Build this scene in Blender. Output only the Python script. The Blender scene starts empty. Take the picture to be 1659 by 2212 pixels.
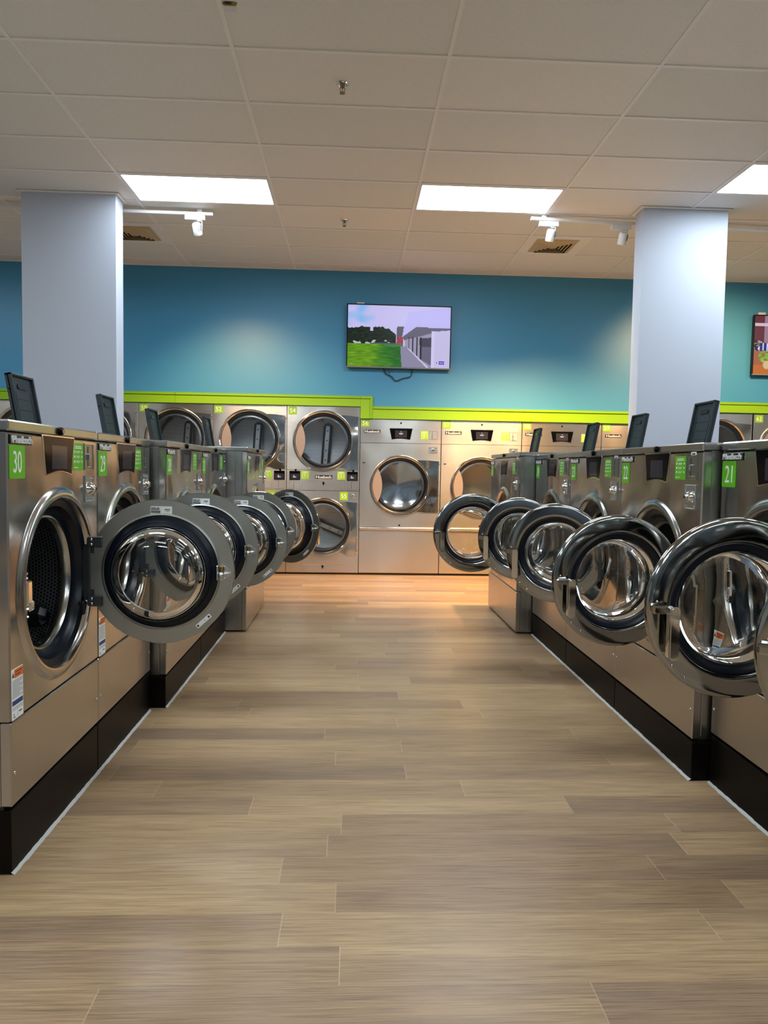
import bpy, bmesh, math, random
from mathutils import Matrix, Vector
random.seed(7)
C = bpy.context.scene.collection
PI = math.pi
def lin(r, g, b, a=1.0):
    f = lambda c: (c/255/12.92) if c/255 <= .04045 else ((c/255+.055)/1.055)**2.4
    return (f(r), f(g), f(b), a)

# ------------------------------------------------------------------ materials
def newmat(name):
    m = bpy.data.materials.new(name); m.use_nodes = True
    return m, m.node_tree.nodes, m.node_tree.links, m.node_tree.nodes['Principled BSDF']
def simple(name, col, rough=.5, metal=0., spec=.5, coat=0.):
    m, n, l, b = newmat(name)
    b.inputs['Base Color'].default_value = col
    b.inputs['Roughness'].default_value = rough
    b.inputs['Metallic'].default_value = metal
    b.inputs['Specular IOR Level'].default_value = spec
    b.inputs['Coat Weight'].default_value = coat
    return m
def emis(name, col, s):
    m, n, l, b = newmat(name)
    b.inputs['Base Color'].default_value = (0, 0, 0, 1)
    b.inputs['Emission Color'].default_value = col
    b.inputs['Emission Strength'].default_value = s
    return m
def M_(n, l, op, a, b=None, c=None):
    nd = n.new('ShaderNodeMath'); nd.operation = op
    for i, v in enumerate((a, b, c)):
        if v is None: continue
        if isinstance(v, (int, float)): nd.inputs[i].default_value = v
        else: l.new(v, nd.inputs[i])
    return nd.outputs[0]
def steel(name, col, rough, wav=.02, wscale=4., streak=(2, 2, 160), sstr=.25, rvar=.08, aniso=0.):
    m, n, l, b = newmat(name)
    b.inputs['Metallic'].default_value = 1
    tc = n.new('ShaderNodeTexCoord')
    mp = n.new('ShaderNodeMapping'); mp.inputs['Scale'].default_value = streak
    l.new(tc.outputs['Object'], mp.inputs[0])
    nz = n.new('ShaderNodeTexNoise'); nz.inputs['Scale'].default_value = 3; nz.inputs['Detail'].default_value = 5
    l.new(mp.outputs[0], nz.inputs[0])
    cr = n.new('ShaderNodeMixRGB'); cr.inputs[1].default_value = tuple(c*.93 for c in col[:3])+(1,)
    cr.inputs[2].default_value = tuple(min(1, c*1.06) for c in col[:3])+(1,)
    l.new(nz.outputs[0], cr.inputs[0]); l.new(cr.outputs[0], b.inputs['Base Color'])
    r = M_(n, l, 'MULTIPLY_ADD', nz.outputs[0], rvar, rough-rvar*.5)
    l.new(r, b.inputs['Roughness'])
    w = n.new('ShaderNodeTexNoise'); w.inputs['Scale'].default_value = wscale; w.inputs['Detail'].default_value = 1.0
    gi = n.new('ShaderNodeObjectInfo')
    ad = n.new('ShaderNodeVectorMath'); ad.operation = 'ADD'
    l.new(tc.outputs['Object'], ad.inputs[0]); l.new(gi.outputs['Location'], ad.inputs[1])
    l.new(ad.outputs[0], w.inputs[0])
    bp = n.new('ShaderNodeBump'); bp.inputs['Strength'].default_value = 1; bp.inputs['Distance'].default_value = wav
    l.new(w.outputs[0], bp.inputs['Height']); l.new(bp.outputs[0], b.inputs['Normal'])
    if aniso:
        b.inputs['Anisotropic'].default_value = aniso
        tv_ = n.new('ShaderNodeCombineXYZ'); tv_.inputs[2].default_value = 1
        l.new(tv_.outputs[0], b.inputs['Tangent'])
    return m
MT = {}
MT['front'] = steel('brushed_steel_front', (.50, .475, .44), .19, .03, 2.8, aniso=.6, rvar=.03)
MT['lower'] = steel('brushed_steel_lower', (.5, .465, .42), .3, .008, 3., aniso=.6)
MT['side'] = steel('brushed_steel_side', (.40, .40, .375), .3, .004, 3., streak=(1, 1, 90))
MT['top'] = steel('brushed_steel_top', (.5, .49, .46), .24, .006, 3.)
MT['dryer'] = steel('brushed_steel_dryer', (.66, .62, .56), .25, .018, 1.7, streak=(1.5, 1.5, 120), rvar=.015, aniso=.8)
MT['dryerpol'] = steel('polished_steel_dryer', (.62, .6, .56), .1, .03, 3.)
MT['doorout'] = steel('polished_door_steel', (.35, .355, .345), .09, .002, 3., rvar=.04)
MT['doorin'] = steel('satin_door_steel', (.42, .43, .40), .38, .004, 6., streak=(6, 6, 6), rvar=.12)
MT['chrome'] = simple('chrome', (.75, .75, .74, 1), .08, 1)
MT['letter'] = simple('badge_letters', (.72, .73, .72, 1), .4, .3)
MT['zinc'] = simple('zinc_plate', (.62, .66, .68, 1), .28, 1)
MT['brass'] = simple('brass', (.45, .28, .1, 1), .3, 1)
MT['dmetal'] = simple('dark_grey_metal', (.09, .1, .11, 1), .35, .8)
MT['rubber'] = simple('navy_black_rubber', (.0035, .006, .012, 1), .3, 0, .3)
MT['black'] = simple('black_plastic', (.008, .009, .01, 1), .3)
MT['lidplastic'] = simple('dark_blue_grey_plastic', (.014, .022, .027, 1), .42)
MT['gblack'] = simple('gloss_black', (.003, .003, .004, 1), .1, 0, .08)
MT['screen'] = simple('display_glass', (.03, .03, .04, 1), .1, 0, .2)
MT['plinth'] = simple('black_painted_steel', (.005, .0035, .003, 1), .38, 0, .08)
MT['caulk'] = simple('off_white_caulk', (.5, .5, .47, 1), .6)
MT['green'] = simple('green_vinyl', lin(96, 184, 22), .35)
MT['lime'] = simple('lime_vinyl', lin(140, 190, 34), .4)
MT['white'] = simple('white_print', (.85, .87, .85, 1), .5)
MT['ink'] = simple('black_print', (.02, .02, .025, 1), .5)
MT['blueink'] = simple('blue_print', (.02, .05, .2, 1), .5)
MT['orange'] = simple('orange_print', (.75, .16, .02, 1), .5)
MT['greyink'] = simple('grey_print', (.2, .21, .22, 1), .5)
MT['iconink'] = emis('display_icon_white', (.8, .85, 1, 1), .7)
MT['pink'] = simple('pull_plate_steel', (.46, .36, .30, 1), .4, .6)
MT['whitepl'] = simple('white_plastic', (.8, .81, .82, 1), .35)
MT['bluewhite'] = simple('pillar_paint', (.53, .585, .69, 1), .55)
MT['trimgreen'] = simple('lime_green_paint', (.25, .50, .004, 1), .38)
MT['cream'] = simple('cream_grille', (.52, .42, .25, 1), .5)
MT['grillebk'] = simple('vent_dark', (.05, .035, .02, 1), .8)
MT['tvblack'] = simple('tv_bezel', (.004, .004, .006, 1), .3, 0, .2)
MT['tvgrey'] = simple('tv_lower_bezel', (.2, .19, .18, 1), .35)
MT['cable'] = simple('cable_black', (.01, .012, .014, 1), .4)
MT['gridw'] = simple('ceiling_grid_paint', (.85, .84, .82, 1), .45)
MT['foam'] = simple('torn_tile_insulation', (.3, .22, .05, 1), .9)
MT['plainwall'] = simple('pale_wall_paint', (.62, .63, .62, 1), .6)
MT['backpaint'] = simple('dark_blue_grey_paint', (.10, .125, .15, 1), .6)
MT['bronze'] = simple('sprinkler_metal', (.3, .27, .25, 1), .22, 1)
MT['spotglow'] = emis('spot_lens_glow', (1, .8, .55, 1), 25)
# light panel
m, n, l, b = newmat('light_diffuser')
b.inputs['Base Color'].default_value = (.8, .8, .8, 1)
b.inputs['Emission Color'].default_value = (.80, .91, 1.0, 1)
tc = n.new('ShaderNodeTexCoord'); sx = n.new('ShaderNodeSeparateXYZ'); l.new(tc.outputs['Object'], sx.inputs[0])
w = M_(n, l, 'COSINE', M_(n, l, 'MULTIPLY', sx.outputs['Y'], 2*PI/.19))
l.new(M_(n, l, 'MULTIPLY_ADD', w, 7., 21.), b.inputs['Emission Strength'])
MT['diff'] = m
# glass
def glassmat(name, col, rough=0.0):
    m, n, l, b = newmat(name)
    b.inputs['Base Color'].default_value = col
    b.inputs['Transmission Weight'].default_value = 1
    b.inputs['Roughness'].default_value = rough
    b.inputs['IOR'].default_value = 1.46
    return m
MT['glass'] = glassmat('door_glass', (.93, .95, .94, 1))
MT['dglass'] = glassmat('dryer_glass', (.9, .92, .94, 1))
# perforated drum (uv in metres)
def perf(name, base, hole, rough, sc=70):
    m, n, l, b = newmat(name)
    b.inputs['Metallic'].default_value = .9; b.inputs['Roughness'].default_value = rough
    tc = n.new('ShaderNodeTexCoord'); s = n.new('ShaderNodeSeparateXYZ'); l.new(tc.outputs['UV'], s.inputs[0])
    u = M_(n, l, 'MULTIPLY', s.outputs[0], sc); v = M_(n, l, 'MULTIPLY', s.outputs[1], sc*1.1547)
    row = M_(n, l, 'FLOOR', v)
    off = M_(n, l, 'MULTIPLY', M_(n, l, 'MODULO', M_(n, l, 'ABSOLUTE', row), 2.0), .5)
    fu = M_(n, l, 'SUBTRACT', M_(n, l, 'FRACT', M_(n, l, 'ADD', u, off)), .5)
    fv = M_(n, l, 'SUBTRACT', M_(n, l, 'FRACT', v), .5)
    d = M_(n, l, 'SQRT', M_(n, l, 'ADD', M_(n, l, 'MULTIPLY', fu, fu), M_(n, l, 'MULTIPLY', fv, fv)))
    k = M_(n, l, 'LESS_THAN', d, .3)
    mx = n.new('ShaderNodeMixRGB'); l.new(k, mx.inputs[0])
    mx.inputs[1].default_value = base; mx.inputs[2].default_value = hole
    l.new(mx.outputs[0], b.inputs['Base Color'])
    return m
MT['drum'] = perf('perforated_drum', (.30, .31, .32, 1), (.003, .003, .003, 1), .35)
MT['drumlip'] = simple('drum_lip_steel', (.45, .45, .42, 1), .2, 1)
MT['ddrum'] = perf('dryer_drum', (.62, .66, .69, 1), (.05, .05, .05, 1), .3, 60)

# floor
m, n, l, b = newmat('oak_vinyl_planks')
geo = n.new('ShaderNodeNewGeometry'); s = n.new('ShaderNodeSeparateXYZ'); l.new(geo.outputs['Position'], s.inputs[0])
X, Y = s.outputs[0], s.outputs[1]
PW, PL = .15, 1.22
yy = M_(n, l, 'DIVIDE', M_(n, l, 'SUBTRACT', Y, 2.493-3.0), PW)
row = M_(n, l, 'FLOOR', yy); fy = M_(n, l, 'FRACT', yy)
wn = n.new('ShaderNodeTexWhiteNoise'); wn.noise_dimensions = '1D'; l.new(row, wn.inputs['W'])
xx = M_(n, l, 'ADD', M_(n, l, 'DIVIDE', X, PL), M_(n, l, 'MULTIPLY', wn.outputs['Value'], 7.3))
col = M_(n, l, 'FLOOR', xx); fx = M_(n, l, 'FRACT', xx)
cv = n.new('ShaderNodeCombineXYZ'); l.new(row, cv.inputs[0]); l.new(col, cv.inputs[1])
w2 = n.new('ShaderNodeTexWhiteNoise'); w2.noise_dimensions = '2D'; l.new(cv.outputs[0], w2.inputs['Vector'])
rnd = w2.outputs['Value']
sc = n.new('ShaderNodeCombineXYZ')
l.new(M_(n, l, 'MULTIPLY_ADD', rnd, 40., X), sc.inputs[0]); l.new(Y, sc.inputs[1]); l.new(M_(n, l, 'MULTIPLY', rnd, 30.), sc.inputs[2])
def nz(scale, vs, det, dist=0.):
    mp = n.new('ShaderNodeMapping'); mp.inputs['Scale'].default_value = vs; l.new(sc.outputs[0], mp.inputs[0])
    t = n.new('ShaderNodeTexNoise'); t.inputs['Scale'].default_value = scale; t.inputs['Detail'].default_value = det
    t.inputs['Distortion'].default_value = dist; t.inputs['Roughness'].default_value = .6
    l.new(mp.outputs[0], t.inputs[0]); return t.outputs[0]
g1 = nz(1., (.55, 6.5, 1), 2); g2 = nz(1., (5, 210, 1), 4, .6); g3 = nz(1., (1.6, 24, 1), 4, 2.6)
ramp = n.new('ShaderNodeValToRGB')
e = ramp.color_ramp.elements
e[0].position = 0; e[0].color = lin(130, 109, 92)
e[1].position = 1; e[1].color = lin(196, 167, 128)
e.new(.3).color = lin(150, 123, 96); e.new(.65).color = lin(173, 144, 108)
t = M_(n, l, 'ADD', M_(n, l, 'MULTIPLY_ADD', rnd, .46, -.08), M_(n, l, 'MULTIPLY', g1, .95))
t = M_(n, l, 'ADD', t, M_(n, l, 'MULTIPLY_ADD', g3, .55, -.42))
l.new(t, ramp.inputs[0])
hs = n.new('ShaderNodeMixRGB'); hs.blend_type = 'MULTIPLY'; hs.inputs[0].default_value = 1
gr = n.new('ShaderNodeValToRGB'); gr.color_ramp.elements[0].position = .3; gr.color_ramp.elements[0].color = (.60, .585, .56, 1)
gr.color_ramp.elements[1].position = .58; gr.color_ramp.elements[1].color = (1.03, 1.03, 1.03, 1)
l.new(g2, gr.inputs[0]); l.new(ramp.outputs[0], hs.inputs[1]); l.new(gr.outputs[0], hs.inputs[2])
seam = M_(n, l, 'MAXIMUM', M_(n, l, 'LESS_THAN', fx, .0025), M_(n, l, 'LESS_THAN', fy, .007))
sm = n.new('ShaderNodeMixRGB'); l.new(M_(n, l, 'MULTIPLY', seam, .3), sm.inputs[0]); l.new(hs.outputs[0], sm.inputs[1]); sm.inputs[2].default_value = lin(215, 195, 165)
l.new(sm.outputs[0], b.inputs['Base Color'])
l.new(M_(n, l, 'MULTIPLY_ADD', g2, .14, .27), b.inputs['Roughness'])
b.inputs['Specular IOR Level'].default_value = .45
bp = n.new('ShaderNodeBump'); bp.inputs['Strength'].default_value = .25; bp.inputs['Distance'].default_value = .001
l.new(g2, bp.inputs['Height']); l.new(bp.outputs[0], b.inputs['Normal'])
MT['floor'] = m
# ceiling tiles
GX0, GY0, GXS, GYS = -.702, 4.2485, 1.2192, .6096
m, n, l, b = newmat('ceiling_tiles')
geo = n.new('ShaderNodeNewGeometry'); s = n.new('ShaderNodeSeparateXYZ'); l.new(geo.outputs['Position'], s.inputs[0])
cx = M_(n, l, 'FLOOR', M_(n, l, 'DIVIDE', M_(n, l, 'SUBTRACT', s.outputs[0], GX0), GXS))
cy = M_(n, l, 'FLOOR', M_(n, l, 'DIVIDE', M_(n, l, 'SUBTRACT', s.outputs[1], GY0), GYS))
cv = n.new('ShaderNodeCombineXYZ'); l.new(cx, cv.inputs[0]); l.new(cy, cv.inputs[1])
w2 = n.new('ShaderNodeTexWhiteNoise'); w2.noise_dimensions = '2D'; l.new(cv.outputs[0], w2.inputs['Vector'])
rp = n.new('ShaderNodeValToRGB'); e = rp.color_ramp.elements
e[0].color = (.77, .77, .73, 1); e[1].color = (.86, .835, .80, 1); e.new(.5).color = (.80, .795, .765, 1); e.new(.8).color = (.825, .81, .785, 1)
l.new(w2.outputs['Value'], rp.inputs[0])
tc = n.new('ShaderNodeTexNoise'); tc.inputs['Scale'].default_value = 260; tc.inputs['Detail'].default_value = 3
l.new(geo.outputs['Position'], tc.inputs[0])
mx = n.new('ShaderNodeMixRGB'); mx.blend_type = 'MULTIPLY'; mx.inputs[0].default_value = 1
r2 = n.new('ShaderNodeValToRGB'); r2.color_ramp.elements[0].color = (.88, .88, .88, 1); r2.color_ramp.elements[0].position = .35
r2.color_ramp.elements[1].color = (1.02, 1.02, 1.02, 1); r2.color_ramp.elements[1].position = .6
l.new(tc.outputs[0], r2.inputs[0]); l.new(rp.outputs[0], mx.inputs[1]); l.new(r2.outputs[0], mx.inputs[2])
l.new(mx.outputs[0], b.inputs['Base Color']); b.inputs['Roughness'].default_value = .75
bp = n.new('ShaderNodeBump'); bp.inputs['Strength'].default_value = .4; bp.inputs['Distance'].default_value = .001
l.new(tc.outputs[0], bp.inputs['Height']); l.new(bp.outputs[0], b.inputs['Normal'])
MT['ceil'] = m
# blue wall paint
m, n, l, b = newmat('blue_wall_paint')
tc = n.new('ShaderNodeTexCoord'); t = n.new('ShaderNodeTexNoise'); t.inputs['Scale'].default_value = 90
l.new(tc.outputs['Object'], t.inputs[0])
mx = n.new('ShaderNodeMixRGB'); mx.inputs[1].default_value = (.052, .28, .49, 1); mx.inputs[2].default_value = (.057, .295, .515, 1)
l.new(t.outputs[0], mx.inputs[0]); l.new(mx.outputs[0], b.inputs['Base Color']); b.inputs['Roughness'].default_value = .42
bp = n.new('ShaderNodeBump'); bp.inputs['Strength'].default_value = .15; bp.inputs['Distance'].default_value = .001
l.new(t.outputs[0], bp.inputs['Height']); l.new(bp.outputs[0], b.inputs['Normal'])
MT['blue'] = m
# tv picture
m, n, l, b = newmat('tv_picture')
at = n.new('ShaderNodeAttribute'); at.attribute_name = 'Col'
b.inputs['Base Color'].default_value = (.01, .01, .01, 1); b.inputs['Roughness'].default_value = .25; b.inputs['Specular IOR Level'].default_value = .2
l.new(at.outputs['Color'], b.inputs['Emission Color']); b.inputs['Emission Strength'].default_value = .95
MT['tv'] = m

# ------------------------------------------------------------------ mesh helpers
class MB:
    def __init__(s): s.v = []; s.f = []; s.m = []; s.uv = {}
    def add(s, vs, fs, mi=0):
        o = len(s.v); s.v += [tuple(v) for v in vs]; s.f += [tuple(o+i for i in f) for f in fs]; s.m += [mi]*len(fs)
        return o
    def box(s, x0, x1, y0, y1, z0, z1, bev=0, mi=0, seg=1, M=None):
        if bev:
            bm = bmesh.new(); bmesh.ops.create_cube(bm, size=1)
            bmesh.ops.scale(bm, verts=bm.verts, vec=(x1-x0, y1-y0, z1-z0))
            bmesh.ops.translate(bm, verts=bm.verts, vec=((x0+x1)/2, (y0+y1)/2, (z0+z1)/2))
            bmesh.ops.bevel(bm, geom=bm.edges[:], offset=bev, segments=seg, affect='EDGES', profile=.5)
            bm.verts.index_update()
            vs = [v.co.copy() for v in bm.verts]; fs = [[v.index for v in f.verts] for f in bm.faces]; bm.free()
        else:
            vs = [Vector(p) for p in ((x0,y0,z0),(x1,y0,z0),(x1,y1,z0),(x0,y1,z0),(x0,y0,z1),(x1,y0,z1),(x1,y1,z1),(x0,y1,z1))]
            fs = [(0,3,2,1),(4,5,6,7),(0,1,5,4),(1,2,6,5),(2,3,7,6),(3,0,4,7)]
        if M is not None: vs = [M @ v for v in vs]
        s.add(vs, fs, mi); return s
    def lathe(s, prof, cx=0, cz=0, seg=64, mi=0, a0=0., a1=2*PI, uvs=False, planar=False):
        # profile (r, y) revolved about the y axis through (cx, cz)
        full = abs(a1-a0-2*PI) < 1e-6; N = seg if full else seg+1
        vs = []
        for (r, y) in prof:
            for i in range(N):
                a = a0+(a1-a0)*i/seg; vs.append((cx+r*math.cos(a), y, cz+r*math.sin(a)))
        fs = []; uv = []; L = [0]
        for k in range(1, len(prof)): L.append(L[-1]+math.hypot(prof[k][0]-prof[k-1][0], prof[k][1]-prof[k-1][1]))
        rm = max(p[0] for p in prof)
        for k in range(len(prof)-1):
            for i in range(seg):
                j = (i+1) % N if full else i+1
                fs.append((k*N+i, k*N+j, (k+1)*N+j, (k+1)*N+i))
                u0, u1 = 2*PI*rm*i/seg, 2*PI*rm*(i+1)/seg
                uv.append(((u0, L[k]), (u1, L[k]), (u1, L[k+1]), (u0, L[k+1])))
        o = len(s.f); s.add(vs, fs, mi)
        if planar:
            for i in range(len(fs)): s.uv[o+i] = tuple((vs[j][0]+2, vs[j][2]+2) for j in fs[i])
        elif uvs:
            for i, q in enumerate(uv): s.uv[o+i] = q
        return s
    def cyl(s, p0, p1, r0, r1=None, seg=20, mi=0, caps=True):
        r1 = r0 if r1 is None else r1
        p0, p1 = Vector(p0), Vector(p1); d = (p1-p0).normalized()
        a = d.orthogonal().normalized(); b_ = d.cross(a)
        vs = []
        for p, r in ((p0, r0), (p1, r1)):
            for i in range(seg):
                t = 2*PI*i/seg; vs.append(p+a*r*math.cos(t)+b_*r*math.sin(t))
        fs = [(i, (i+1) % seg, seg+(i+1) % seg, seg+i) for i in range(seg)]
        if caps: fs += [tuple(range(seg))[::-1], tuple(range(seg, 2*seg))]
        s.add(vs, fs, mi); return s
    def ball(s, c, r, seg=16, ring=8, mi=0, sc=(1, 1, 1)):
        vs = []; fs = []
        for j in range(ring+1):
            t = PI*j/ring
            for i in range(seg):
                a = 2*PI*i/seg
                vs.append((c[0]+sc[0]*r*math.sin(t)*math.cos(a), c[1]+sc[1]*r*math.sin(t)*math.sin(a), c[2]+sc[2]*r*math.cos(t)))
        for j in range(ring):
            for i in range(seg):
                fs.append((j*seg+i, (j+1)*seg+i, (j+1)*seg+(i+1) % seg, j*seg+(i+1) % seg))
        s.add(vs, fs, mi); return s
    def prism(s, pts, y0, y1, mi=0, mi_side=None):
        # polygon of (x, z) points extruded along y (y0 = front)
        k = len(pts); vs = [(x, y0, z) for x, z in pts]+[(x, y1, z) for x, z in pts]
        ar = sum(pts[i][0]*pts[(i+1) % k][1]-pts[(i+1) % k][0]*pts[i][1] for i in range(k))
        f0 = tuple(range(k)); f1 = tuple(range(k, 2*k))[::-1]
        side = [((i+1) % k, i, k+i, k+(i+1) % k) for i in range(k)]
        if ar < 0: f0, f1 = f0[::-1], f1[::-1]; side = [q[::-1] for q in side]
        s.add(vs, [f0, f1], mi); s.add(vs, side, mi if mi_side is None else mi_side); return s
    def tube(s, pts, r, seg=10, mi=0):
        pts = [Vector(p) for p in pts]; vs = []
        up = None
        for i, p in enumerate(pts):
            d = (pts[min(i+1, len(pts)-1)]-pts[max(i-1, 0)]).normalized()
            a = d.orthogonal().normalized() if up is None else (up-d*up.dot(d)).normalized()
            up = a; b_ = d.cross(a)
            for k in range(seg):
                t = 2*PI*k/seg; vs.append(p+a*r*math.cos(t)+b_*r*math.sin(t))
        fs = []
        for i in range(len(pts)-1):
            for k in range(seg): fs.append((i*seg+k, i*seg+(k+1) % seg, (i+1)*seg+(k+1) % seg, (i+1)*seg+k))
        fs += [tuple(range(seg))[::-1], tuple(range((len(pts)-1)*seg, len(pts)*seg))]
        s.add(vs, fs, mi); return s
    def ringpanel(s, x0, x1, z0, z1, cx, cz, R, depth=.035, b_=.005, seg=72, mi=0):
        angs = [2*PI*i/seg for i in range(seg)]+[math.atan2(z-cz, x-cx) % (2*PI) for x in (x0, x1) for z in (z0, z1)]
        angs = sorted(set(round(a, 6) for a in angs)); N = len(angs)
        def rect(a, ins):
            c, q = math.cos(a), math.sin(a)
            t = min([((x1-cx)/c if c > 0 else (x0-cx)/c) if abs(c) > 1e-9 else 1e9, ((z1-cz)/q if q > 0 else (z0-cz)/q) if abs(q) > 1e-9 else 1e9])
            x, z = cx+t*c, cz+t*q
            return (min(max(x, x0+ins), x1-ins), min(max(z, z0+ins), z1-ins))
        loops = [[(cx+R*math.cos(a), 0, cz+R*math.sin(a)) for a in angs],
                 [(rect(a, b_)[0], 0, rect(a, b_)[1]) for a in angs],
                 [(rect(a, 0)[0], b_, rect(a, 0)[1]) for a in angs],
                 [(rect(a, 0)[0], depth, rect(a, 0)[1]) for a in angs]]
        vs = [p for lp in loops for p in lp]; fs = []
        for k in range(3):
            for i in range(N): j = (i+1) % N; fs.append((k*N+i, (k+1)*N+i, (k+1)*N+j, k*N+j))
        s.add(vs, fs, mi); return s
    def mesh(s, name, mats):
        me = bpy.data.meshes.new(name); me.from_pydata(s.v, [], s.f)
        for mt in mats: me.materials.append(MT[mt] if isinstance(mt, str) else mt)
        for p, mi in zip(me.polygons, s.m): p.material_index = mi
        if s.uv:
            ul = me.uv_layers.new(name='UVMap')
            for fi, q in s.uv.items():
                for li, c in zip(me.polygons[fi].loop_indices, q): ul.data[li].uv = c
        me.polygons.foreach_set('use_smooth', [True]*len(me.polygons))
        me.update()
        try: me.set_sharp_from_angle(angle=math.radians(32))
        except Exception: pass
        return me
def tag(o, label=None, cat=None, group=None, kind=None):
    if label: o['label'] = label
    if cat: o['category'] = cat
    if group: o['group'] = group
    if kind: o['kind'] = kind
    return o
def link(name, me, parent=None, loc=(0, 0, 0), rot=(0, 0, 0)):
    o = bpy.data.objects.new(name, me); C.objects.link(o); o.location = loc; o.rotation_euler = rot
    if parent: o.parent = parent
    return o
def obj(name, mb, mats, parent=None, loc=(0, 0, 0), rot=(0, 0, 0)):
    return link(name, mb.mesh(name, mats if isinstance(mats, (list, tuple)) else [mats]), parent, loc, rot)
def thing(name, label, cat, loc=(0, 0, 0), rz=0, group=None):
    return tag(link(name, None, None, loc, (0, 0, rz)), label, cat, group)
CACHE = {}
def cobj(key, name, fn, mats, parent=None, loc=(0, 0, 0), rot=(0, 0, 0)):
    if key not in CACHE:
        mb = MB(); fn(mb); CACHE[key] = mb.mesh(name, mats if isinstance(mats, (list, tuple)) else [mats])
    return link(name, CACHE[key], parent, loc, rot)
def text(name, body, h, mat, parent, loc, width=None, ext=.0008, bold=0., back=False, key=None):
    k = ('t', body, h, mat, width, ext, bold, back)
    if k not in CACHE:
        cu = bpy.data.curves.new('txt', 'FONT'); cu.body = body; cu.size = 1; cu.extrude = ext/h*1.0; cu.offset = bold
        cu.align_x = 'CENTER'; cu.resolution_u = 3
        to = bpy.data.objects.new('txt', cu); C.objects.link(to)
        dg = bpy.context.evaluated_depsgraph_get(); dg.update()
        me = bpy.data.meshes.new_from_object(to.evaluated_get(dg))
        bpy.data.objects.remove(to); bpy.data.curves.remove(cu)
        xs = [v.co.x for v in me.vertices]; ys = [v.co.y for v in me.vertices]
        sy = h/(max(ys)-min(ys)); sx = sy if width is None else width/(max(xs)-min(xs))
        cx_, cy_ = (max(xs)+min(xs))/2, (max(ys)+min(ys))/2
        for v in me.vertices:
            x, y, z = (v.co.x-cx_)*sx, (v.co.y-cy_)*sy, v.co.z*h
            v.co = (-x, z, y) if back else (x, -z, y)
        me.materials.clear(); me.materials.append(MT[mat]); me.name = name
        CACHE[k] = me
    return link(name, CACHE[k], parent, loc)

# ------------------------------------------------------------------ camera
def cam():
    f, yaw, pitch, roll = 1574.18, 4.46663812e-02, -5.84912477e-02, 1.67496724e-02
    cy_, sy_ = math.cos(yaw), math.sin(yaw); cp, sp = math.cos(pitch), math.sin(pitch)
    F = Vector((sy_*cp, cy_*cp, sp)); r0 = Vector((cy_, -sy_, 0)); u0 = r0.cross(F)
    r = math.cos(roll)*r0+math.sin(roll)*u0; u = -math.sin(roll)*r0+math.cos(roll)*u0
    cd = bpy.data.cameras.new('camera'); co = bpy.data.objects.new('camera', cd); C.objects.link(co)
    M = Matrix.Identity(4)
    for i in range(3): M[i][0] = r[i]; M[i][1] = u[i]; M[i][2] = -F[i]
    M[0][3], M[1][3], M[2][3] = 0, 0, 1.284
    co.matrix_world = M
    cd.sensor_fit = 'VERTICAL'; cd.sensor_height = 24; cd.sensor_width = 18; cd.lens = 24*f/2212; cd.clip_start = .02
    bpy.context.scene.camera = co
cam()

# ------------------------------------------------------------------ room shell
CZ = 3.624; WY = 8.78
XL, XR, YF, YB = -7.2, 8.4, -5.0, 10.0
def struct(name, mb, mats, parent=None): return tag(obj(name, mb, mats, parent), kind='structure')
struct('floor', MB().box(XL, XR, YF, YB, -.1, 0), 'floor')
ceil = struct('ceiling', MB().box(XL, XR, YF, YB, CZ, CZ+.1), 'ceil')
g = MB(); hw = .012
k = -6
xs = [GX0+i*GXS for i in range(-5, 8)]; ys = [GY0+j*GYS for j in range(-15, 8)]
for x in xs: g.box(x-hw, x+hw, YF, WY, CZ-.007, CZ+.001)
for y in ys:
    if y < WY-.05: g.box(XL, XR, y-hw, y+hw, CZ-.0075, CZ+.001)
g.box(GX0+2.5*GXS-hw-.0, GX0+2.5*GXS+hw, GY0+5*GYS, GY0+6*GYS, CZ-.007, CZ+.001)
g.box(XL, XR, WY-.022, WY, CZ-.008, CZ)
tag(obj('ceiling_grid', g, 'gridw', ceil), kind='structure')
# torn tile
tb = MB(); pts = []
for i in range(14):
    a = 2*PI*i/14; r = .022+.012*random.random(); pts.append((-.655+r*1.5*math.cos(a), 3.865+r*.9*math.sin(a)))
vs = [(x, y, CZ-.003+.002*random.random()) for x, y in pts]; tb.add(vs+[(-.655, 3.865, CZ+.0)], [((i+1) % 14, i, 14) for i in range(14)])
pts2 = [(-.66+.022*math.cos(t), 3.855+.01*math.sin(t)) for t in [2*PI*i/10 for i in range(10)]]
tb.add([(x, y, CZ-.005) for x, y in pts2], [tuple(range(10))[::-1]], 1)
fl = [(-.69, 3.88, CZ-.002), (-.62, 3.88, CZ-.002), (-.625, 3.895, CZ-.022), (-.68, 3.9, CZ-.02)]
tb.add(fl, [(0, 1, 2, 3)], 2)
tag(obj('torn_ceiling_patch', tb, ['foam', 'black', 'whitepl'], ceil), 'torn hole in the ceiling tile showing yellow insulation', kind='structure')

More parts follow.
